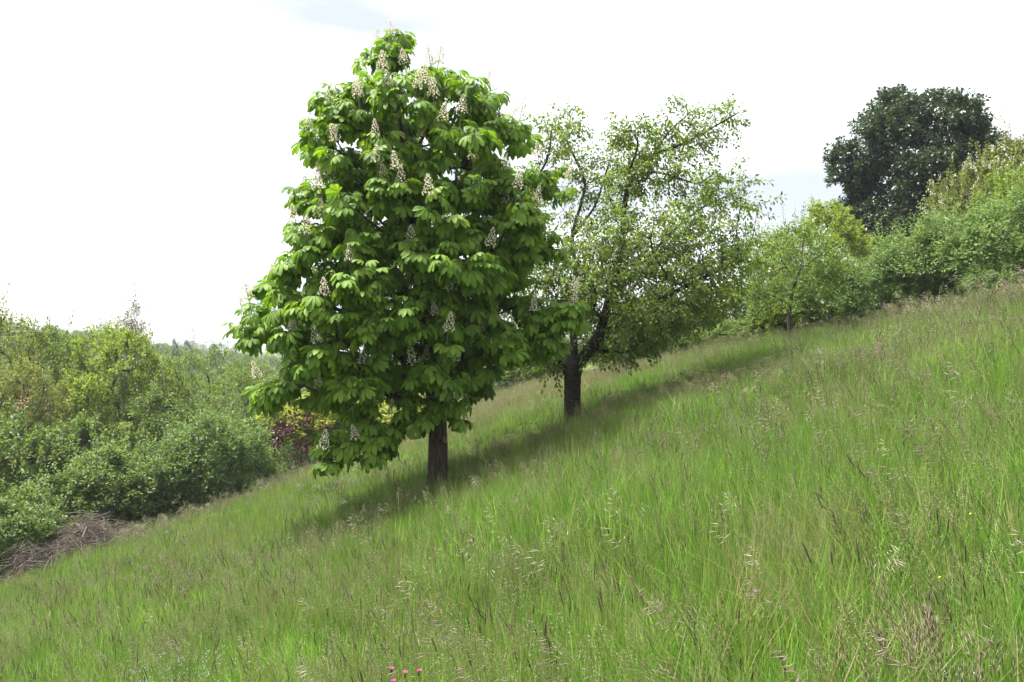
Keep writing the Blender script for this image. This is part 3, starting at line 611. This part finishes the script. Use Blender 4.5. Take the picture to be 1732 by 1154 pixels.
# ------------------------------------------------------------------ meadow
def blades(n, R, h0, h1, w, bend=.35, lean=.12, g=None, segs=3):
    a = g.uniform(0, 6.28, n); r = R*np.sqrt(g.random(n)); b = np.stack([np.cos(a)*r, np.sin(a)*r, np.full(n, -.03)], 1)
    h = g.uniform(h0, h1, n); la = g.uniform(0, 6.28, n); ld = np.stack([np.cos(la), np.sin(la), np.zeros(n)], 1)*(g.random(n)[:, None]*bend)+np.array([-lean, 0, 0])*g.random(n)[:, None]
    wa = g.uniform(0, 6.28, n); wd = np.stack([np.cos(wa), np.sin(wa), np.zeros(n)], 1)
    V = []
    for s in range(segs+1):
        t = s/segs; c = b+np.stack([np.zeros(n), np.zeros(n), h*t*(1-.12*t*bend)], 1)+ld*(h*t*t)[:, None]
        ww = w*(1-t**1.6)*.5
        if s < segs: V += [c-wd*ww, c+wd*ww]
        else: V += [c]
    K = 2*segs+1; V = np.stack(V, 1).reshape(-1, 3); T = []
    for s in range(segs-1): T += [[2*s, 2*s+1, 2*s+3], [2*s, 2*s+3, 2*s+2]]
    T += [[2*segs-2, 2*segs-1, 2*segs]]
    return V, (np.arange(n)[:, None, None]*K+np.array(T)[None]).reshape(-1, 3)
def stalk(g, h, curve, x0, r=.0016, sides=3):
    a = g.normal(math.pi, 1.0); d = np.array([math.cos(a), math.sin(a), 0])*curve+np.array([-.05, -.01, 0])*h
    t = np.linspace(0, 1, 6)[:, None]; p = x0+np.array([0, 0, h])*t*(1-.10*t*t)+d*t**2.2
    return p, tube(p, np.linspace(r, r*.6, 6), sides)
def spikelet(mb, b, d, ln, wd, m):
    d = norm(d); e1 = norm(np.cross(d, [.3, .2, 1])); e2 = np.cross(d, e1); c = b+d*ln*.45
    v = [b, c+e1*wd/2, c+e2*wd/2, c-e1*wd/2, c-e2*wd/2, b+d*ln]
    mb.add(v, [[0, 2, 1], [0, 3, 2], [0, 4, 3], [0, 1, 4], [5, 1, 2], [5, 2, 3], [5, 3, 4], [5, 4, 1]], m)
def brome(g, mb, x0, h, curve=.14, m=1, k=1.0, n=10):
    p, st = stalk(g, h, curve, x0, .0017*k); mb.add(*st, 0); up = norm(p[-1]-p[-2]); sd = norm(np.array([up[0], up[1], 0])+g.normal(0, .2, 3)*[1, 1, 0])
    for i in range(n):
        t = i/n; b = p[-1]+(p[-2]-p[-1])*(1-t)*1.1; a = g.normal(0, .5); s2 = sd*math.cos(a)+np.cross([0, 0, 1], sd)*math.sin(a)
        bl = (.035+.07*(1-t)*g.random())*k; e = b+norm(up*.6+s2*.9+[0, 0, .1])*bl; e2 = e+norm(s2*.8+up*.2+[0, 0, -.35])*bl*.5
        mb.add(*tube([b, e, e2], [.0007*k, .0006*k, .0005*k], 3), 0)
        spikelet(mb, e2, s2*.8+up*.25+np.array([0, 0, -.42+g.normal(0, .25)]), .060*k*g.uniform(.75, 1.25), .0036*k, m)
def upright(g, mb, x0, h, m=1, k=1.0, n=9):
    p, st = stalk(g, h, .06, x0, .0016*k); mb.add(*st, 0); up = norm(p[-1]-p[-2])
    for i in range(n):
        t = i/n; b = p[-1]-up*(1-t)*.17*k; a = i*2.4; s2 = np.array([math.cos(a), math.sin(a), 0])
        spikelet(mb, b+s2*.006, up+s2*.28+g.normal(0, .1, 3), .058*k*g.uniform(.7, 1.2), .0036*k, m)
def foxtail(g, mb, x0, h, m=1, k=1.0):
    p, st = stalk(g, h, .035, x0, .0013*k); mb.add(*st, 0); up = norm(p[-1]-p[-2]+g.normal(0, .12, 3)*.1); ln = g.uniform(.045, .08)*k
    q = np.array([p[-1]+up*ln*t for t in (-.05, .12, .5, .88, 1)]); mb.add(*tube(q, np.array([.001, .0026, .0032, .0026, .0006])*k, 5, .12), m)
def loose(g, mb, x0, h, m=1, k=1.0, n=40):
    p, st = stalk(g, h, .10, x0, .0012*k); mb.add(*st, 0); up = norm(p[-1]-p[-2])
    for i in range(n):
        t = i/n; b = p[-1]-up*(1-t)*.20*k; a = i*2.4+g.normal(0, .4); s2 = np.array([math.cos(a), math.sin(a), .35]); e = b+s2*(.055*(1-t)+.012)*k*g.uniform(.5, 1.2)
        mb.add(*tube([b, e], [.0006*k, .0005*k], 3), 0); spikelet(mb, e, s2+np.array([0, 0, -.5]), .012*k*g.uniform(.7, 1.3), .0026*k, m)
def reg(col, name, me):
    o = bpy.data.objects.new(name, me); col.objects.link(o)
colG = bpy.data.collections.new('grass_tufts'); colS = bpy.data.collections.new('seed_head_tufts'); colF = bpy.data.collections.new('flower_sprigs')
for i in range(6):                                   # 0-5 near tufts
    g = np.random.default_rng(300+i); v, t = blades(84, .20, .16, .46+.03*(i % 3), .0078, .30, .12, g); mb = MB(); mb.add(v, t, 0)
    v, t = blades(8, .2, .2, .5, .0042, .55, .1, g); mb.add(v, t, 1); v, t = blades(10, .2, .42, .68, .0036, .14, .08, g); mb.add(v, t, 2); v, t = blades(5, .2, .22, .42, .011, 1.1, .1, g, 4); mb.add(v, t, 0); reg(colG, 'tuft_%02d' % i, mb.mesh('grass_tuft', ['grass_blade', 'grass_dry', 'grass_stalk']))
for i in range(4):                                   # 6-9 wider blades for further off
    g = np.random.default_rng(330+i); v, t = blades(84, .30, .16, .48, .0112, .26, .10, g); mb = MB(); mb.add(v, t, 0)
    v, t = blades(10, .3, .2, .52, .006, .5, .1, g); mb.add(v, t, 1); v, t = blades(14, .3, .42, .66, .0055, .14, .08, g); mb.add(v, t, 2); reg(colG, 'tuft_%02d' % (6+i), mb.mesh('grass_tuft', ['grass_blade', 'grass_dry', 'grass_stalk']))
for i in range(3):                                   # 10-12 tall dry stand
    g = np.random.default_rng(350+i); v, t = blades(52, .30, .3, .60, .006, .4, .12, g); mb = MB(); mb.add(v, t, 1)
    v, t = blades(20, .3, .2, .5, .007, .36, .12, g); mb.add(v, t, 0); reg(colG, 'tuft_%02d' % (10+i), mb.mesh('grass_tuft', ['grass_blade', 'grass_dry', 'grass_stalk']))
def seedclump(i, kind, n, R, seed, mat, k=1.0):
    g = np.random.default_rng(seed); mb = MB()
    for _ in range(n):
        x0 = np.array([g.uniform(-R, R), g.uniform(-R, R), -.02])
        if kind == 'brome': brome(g, mb, x0, g.uniform(.55, .82), .16, 1, k)
        elif kind == 'upright': upright(g, mb, x0, g.uniform(.45, .70), 1, k)
        elif kind == 'foxtail': foxtail(g, mb, x0, g.uniform(.42, .66), 1, k)
        else: loose(g, mb, x0, g.uniform(.45, .72), 1, k)
    reg(colS, 'seed_%02d' % i, mb.mesh('seed_heads', ['grass_stalk', mat]))
SK = [('brome', 2, .15, 'seed_purple'), ('brome', 3, .2, 'seed_purple'), ('brome', 2, .2, 'seed_pale'), ('upright', 5, .2, 'seed_purple'), ('upright', 4, .2, 'seed_dark'), ('foxtail', 4, .22, 'seed_dark'), ('foxtail', 3, .22, 'seed_dark'), ('loose', 3, .2, 'seed_pale'), ('loose', 4, .2, 'seed_purple'), ('loose', 3, .2, 'seed_pale')]
for i, (kd, n, R, mt) in enumerate(SK): seedclump(i, kd, n, R, 400+i, mt, 1.2)
for i, (kd, n, R, mt) in enumerate(SK): seedclump(10+i, kd, n+3, R*1.6, 430+i, mt, 1.55)     # fuller clumps for further off
for i, mt in enumerate(['petal_blue', 'petal_blue', 'petal_yellow']):
    g = np.random.default_rng(470+i); mb = MB()
    for _ in range(9 if i < 2 else 2):
        x0 = np.array([g.uniform(-.15, .15), g.uniform(-.15, .15), 0]); p, st = stalk(g, g.uniform(.33, .45), .04, x0, .0012); mb.add(*st, 0)
        for q in range(4 if i < 2 else 1):
            c = p[-1]+g.normal(0, .012, 3); R = .0045 if i < 2 else .009; up = norm(g.normal(0, .4, 3)+[0, -.4, 1]); e1 = norm(np.cross(up, [1, .1, 0])); e2 = np.cross(up, e1)
            mb.add([c]+[c+(e1*math.cos(a)+e2*math.sin(a))*R*(1 if j % 2 else .55) for j, a in enumerate(np.arange(10)*.628)], [[0, j+1, (j+1) % 10+1] for j in range(10)], 1)
    reg(colF, 'sprig_%02d' % i, mb.mesh('flower_sprig', ['grass_stalk', mt]))
def scatter(name, label, col, P, idx, rot, scl):
    me = bpy.data.meshes.new(name); me.vertices.add(len(P)); me.vertices.foreach_set('co', np.asarray(P, np.float32).ravel())
    a = me.attributes.new('idx', 'INT', 'POINT'); a.data.foreach_set('value', np.asarray(idx, np.int32))
    a = me.attributes.new('rot', 'FLOAT_VECTOR', 'POINT'); a.data.foreach_set('vector', np.asarray(rot, np.float32).ravel())
    a = me.attributes.new('scl', 'FLOAT_VECTOR', 'POINT'); a.data.foreach_set('vector', np.asarray(scl, np.float32).ravel())
    o = obj(name, me, kind='stuff'); o['label'] = label
    ng = bpy.data.node_groups.new(name+'_scatter', 'GeometryNodeTree'); ng.interface.new_socket('Geometry', in_out='INPUT', socket_type='NodeSocketGeometry'); ng.interface.new_socket('Geometry', in_out='OUTPUT', socket_type='NodeSocketGeometry')
    N = ng.nodes.new; L = ng.links.new; gi = N('NodeGroupInput'); go = N('NodeGroupOutput'); ip = N('GeometryNodeInstanceOnPoints'); ci = N('GeometryNodeCollectionInfo')
    ci.inputs[0].default_value = col; ci.inputs['Separate Children'].default_value = True; ci.inputs['Reset Children'].default_value = True
    def attr(n, t): x = N('GeometryNodeInputNamedAttribute'); x.data_type = t; x.inputs[0].default_value = n; return x.outputs[0]
    e = N('FunctionNodeEulerToRotation'); L(attr('rot', 'FLOAT_VECTOR'), e.inputs[0])
    L(gi.outputs[0], ip.inputs['Points']); L(ci.outputs[0], ip.inputs['Instance']); ip.inputs['Pick Instance'].default_value = True
    L(attr('idx', 'INT'), ip.inputs['Instance Index']); L(e.outputs[0], ip.inputs['Rotation']); L(attr('scl', 'FLOAT_VECTOR'), ip.inputs['Scale']); L(ip.outputs[0], go.inputs[0])
    md = o.modifiers.new('scatter', 'NODES'); md.node_group = ng
    return o
POLY = np.array([(-9, 4), (-13, 12), (-13.2, 18), (-11.8, 20.5), (-10.6, 22.8), (-8.9, 24.8), (-8.3, 28.5), (-6.5, 30), (-4.5, 40), (-3.5, 50), (1, 50), (2.5, 38), (4.2, 31), (6.5, 27), (9.5, 23.8), (10.6, 21), (11.6, 18.2), (13, 15.5), (13, 8), (7, 0.3), (-5, .3)])
def inside(x, y):
    c = np.zeros(len(x), bool); j = len(POLY)-1
    for i in range(len(POLY)):
        xi, yi = POLY[i]; xj, yj = POLY[j]; k = ((yi > y) != (yj > y)) & (x < (xj-xi)*(y-yi)/(yj-yi+1e-12)+xi); c ^= k; j = i
    return c
def fieldpts(dens, d0, d1):
    x = rng.uniform(-14, 14, int(28*50*dens)); y = rng.uniform(.3, 50.3, len(x)); d = np.hypot(x, y); k = inside(x, y) & (d >= d0) & (d < d1) & (np.abs(x) < .78*y+2.2)
    return x[k], y[k]
def patch(x, y, s, ph): return .5+.25*np.sin(x*s+ph+1.3*np.sin(y*s*.7+ph))+.25*np.sin(y*s*1.1-ph*2+1.7*np.sin(x*s*.6))
PX = []; PY = []; ID = []; SC = []
def clear(x, y): return (np.hypot(x-cb[0], y-cb[1]) > .22) & (np.hypot(x-yb[0], y-yb[1]) > .24)
for dens, d0, d1, lo, hi in [(52, 0, 6, 0, 6), (40, 6, 10.5, 0, 6), (24, 10.5, 17, 6, 10), (17, 17, 27, 6, 10), (13, 27, 52, 6, 10)]:
    x, y = fieldpts(dens, d0, d1); k = clear(x, y); x = x[k]; y = y[k]
    i = rng.integers(lo, hi, len(x)); dry = np.clip((y-20.5-.5*np.maximum(x, 0))/7, 0, .85) if d0 >= 17 else .15*(patch(x, y, .9, 2) > .58)
    i = np.where(rng.random(len(x)) < dry, rng.integers(10, 13, len(x)), i)
    PX.append(x); PY.append(y); ID.append(i); SC.append(rng.uniform(.75, 1.2, len(x))*(.72+.56*patch(x, y, 1.1, 1)))
x = np.concatenate(PX); y = np.concatenate(PY); idx = np.concatenate(ID); s = np.concatenate(SC)
lodged = .06+.22*(patch(x, y, 1.3, 6) > .70)
rot = np.stack([rng.normal(0, 1, len(x))*lodged, rng.normal(-.03, 1, len(x))*lodged, rng.uniform(-.9, .9, len(x))], 1)
grass = scatter('meadow_grass', 'long bright green meadow grass covering the slope', colG, np.stack([x, y, terrain(x, y)], 1), idx, rot, np.stack([s, s, s], 1))
PX = []; PY = []; ID = []
for dens, d0, d1, far in [(23, 1.6, 6, 0), (20, 6, 11, 0), (11, 11, 17, 10), (5, 17, 52, 10)]:
    x, y = fieldpts(dens, d0, d1); k = clear(x, y); x = x[k]; y = y[k]; n = len(x)
    w = np.stack([.25+.35*(x > 1), .2+.3*patch(x, y, .7, 3), .15+.3*(patch(x, y, .6, 5) > .6), .4+1.3*((x > .3) & (patch(x, y, .8, 4) > .45)), .4+.5*(x > .5), .9+.7*(x < 1), .8+.4*(x < 0), .9+1.4*(patch(x, y, .6, 5) > .6), 1.2+1.6*patch(x, y, .5, 7), .9+.9*(x < 1)], 1)
    w = w/w.sum(1, keepdims=True); i = (rng.random((n, 1)) > w.cumsum(1)).sum(1).clip(0, 9); keep = rng.random(n) < .35+.65*patch(x, y, .75, 9)
    PX.append(x[keep]); PY.append(y[keep]); ID.append(i[keep]+far)
x = np.concatenate(PX); y = np.concatenate(PY); idx = np.concatenate(ID); s = rng.uniform(.75, 1.15, len(x))
rot = np.stack([rng.normal(0, .08, len(x)), rng.normal(-.02, .08, len(x)), rng.uniform(-1.6, 1.6, len(x))], 1)
scatter('grass_seed_heads', 'thin stalks with purplish, dark and pale seed heads standing above the meadow grass', colS, np.stack([x, y, terrain(x, y)], 1), idx, rot, np.stack([s, s, s], 1))
# tall dry stand along the foot of the willows, and the valley edge
x = []; y = []
for px, py in [(1560, 530), (1600, 520), (1640, 512), (1680, 507), (1715, 503), (1730, 500), (1760, 495)]:
    q = unproj(px, py+6)
    for _ in range(9): x.append(q[0]+rng.normal(0, .35)); y.append(q[1]+rng.normal(-.2, .4))
x = np.array(x); y = np.array(y); s = rng.uniform(1.0, 1.5, len(x))
scatter('tall_dry_grass', 'tall straw coloured grass stems along the foot of the willow bushes', colS, np.stack([x, y, terrain(x, y)], 1), rng.choice([13, 17, 18, 12], len(x)), np.stack([rng.normal(0, .1, len(x)), rng.normal(-.05, .1, len(x)), rng.uniform(0, 6, len(x))], 1), np.stack([s, s, s], 1))
x = []; y = []
for px in np.arange(215, 640, 6.):
    q = unproj(px, np.interp(px, [215, 240, 400, 500, 560, 650], [903, 895, 840, 800, 785, 770])+4)
    for _ in range(2): x.append(q[0]+rng.normal(0, .3)); y.append(q[1]+rng.normal(-.3, .5))
for px in np.arange(800, 1330, 7.):
    q = unproj(px, np.interp(px, [800, 820, 930, 1050, 1200, 1330], [668, 665, 650, 625, 597, 572])+4)
    x.append(q[0]+rng.normal(0, .3)); y.append(q[1]+rng.normal(-.4, .6))
x = np.array(x); y = np.array(y); s = rng.uniform(.8, 1.25, len(x))
scatter('tall_edge_grass', 'tall seeding grass along the valley edge and far edge of the meadow', colS, np.stack([x, y, terrain(x, y)], 1), rng.choice([13, 14, 17, 18, 19, 12], len(x)), np.stack([rng.normal(0, .1, len(x)), rng.normal(-.03, .1, len(x)), rng.uniform(0, 6, len(x))], 1), np.stack([s, s, s], 1))
q = [unproj(rng.normal(275, 55), rng.normal(1125, 28)) for _ in range(15)]+[unproj(rng.normal(1660, 50), rng.normal(1120, 25)) for _ in range(2)]+[unproj(rng.uniform(1300, 1700), rng.uniform(780, 1000)) for _ in range(2)]
idf = [int(rng.integers(0, 2)) for _ in range(17)]+[2]*2
scatter('wildflowers', 'tiny pale blue and yellow wildflowers scattered among the grass', colF, np.array(q), idf, np.stack([np.zeros(19), np.zeros(19), rng.uniform(0, 6, 19)], 1), np.ones((19, 3)))

# single seed heads that stand out, and the pink flowers
def solo(px, py, h, curve, kind, mat, label, group, rz, k=1.0):
    """a stalk whose head shows at the given place"""
    b = unproj(px, py, h*.88); g = np.random.default_rng(int(px*7+py))
    o = thing('brome_grass', label, 'grass', b, group, rz); o['kind'] = 'thing'
    mb = MB(); (brome if kind == 'brome' else upright)(g, mb, np.array([0, 0, -.03]), h, *((curve, 1, k, 16) if kind == 'brome' else (1, k, 15)))
    V = np.concatenate(mb.v); T = np.concatenate(mb.t); M = np.concatenate(mb.m)
    for nm, mi, mt in (('stalk', 0, 'grass_stalk'), ('seed_head', 1, mat)):
        t = T[M == mi]; u, inv = np.unique(t, return_inverse=True); obj(nm, mesh_np(nm, V[u], inv.reshape(-1, 3), mt), o, kind='stuff' if mi else None)
LB = 'nodding purplish brome seed head arching above the green meadow grass'; LP = 'nodding pale straw coloured seed head arching above the meadow grass'; LU = 'upright dark purplish seed head in the brown patch of the meadow'
for px, py in [(1010, 1075), (1050, 1085), (1200, 965), (1215, 990), (1430, 990), (1560, 1000), (1300, 700), (1330, 690), (1310, 715), (1290, 690), (1460, 1085), (1180, 1050), (1090, 760), (1110, 780), (1600, 880), (1690, 1090), (860, 1040), (1580, 600), (1620, 590), (1650, 700)]:
    solo(px, py, rng.uniform(.70, .9), rng.uniform(.18, .3), 'brome', 'seed_purple', LB, 'nodding brome seed heads', rng.normal(0, .6), 1.15)
for px, py in [(730, 960), (780, 1000), (795, 850), (310, 1020), (300, 1030), (500, 930), (575, 1010), (820, 915), (760, 830), (840, 800), (1340, 940), (690, 1060), (420, 880), (1480, 890), (620, 1100)]:
    solo(px, py, rng.uniform(.62, .8), rng.uniform(.14, .26), 'brome', 'seed_pale', LP, 'nodding pale seed heads', rng.normal(0, .6), 1.0)
for k in range(44):
    solo(rng.normal(1550, 85), rng.normal(1065, 45), rng.uniform(.5, .66), 0, 'upright', 'seed_purple', LU, 'dark seed heads in the brown patch', rng.normal(0, .8), 1.0)
for px, py in [(664, 1128), (687, 1134), (667, 1148), (710, 1130)]:
    h = .5; b = unproj(px, py, h); o = thing('pink_flower', 'small magenta pink flower on a thin stem low in the meadow grass', 'flower', b, 'magenta flowers'); g = np.random.default_rng(px)
    mb = MB(); mb.add(*tube([[0, 0, -.02], [.01, 0, .25], [0, 0, h-.02]], [.0016, .0014, .0012], 4)); obj('stem', mb.mesh('stem', 'grass_stalk'), o)
    mb = MB(); mb.add(*tube([[0, 0, h-.03], [0, 0, h-.018], [0, 0, h-.002]], [.002, .0065, .005], 7)); obj('calyx', mb.mesh('calyx', 'calyx'), o)
    mb = MB()
    for j in range(6):
        a = j*1.047; d = np.array([math.cos(a), math.sin(a), .25]); s_ = np.array([-math.sin(a), math.cos(a), 0])*.006
        mb.add([[0, 0, h-.004], d*.010+s_+[0, 0, h], d*.017+[0, 0, h+.001], d*.010-s_+[0, 0, h], d*.0165+s_*.7+[0, 0, h]], [[0, 1, 2], [0, 2, 3]])
    obj('petals', mb.mesh('petals', 'petal_magenta'), o)
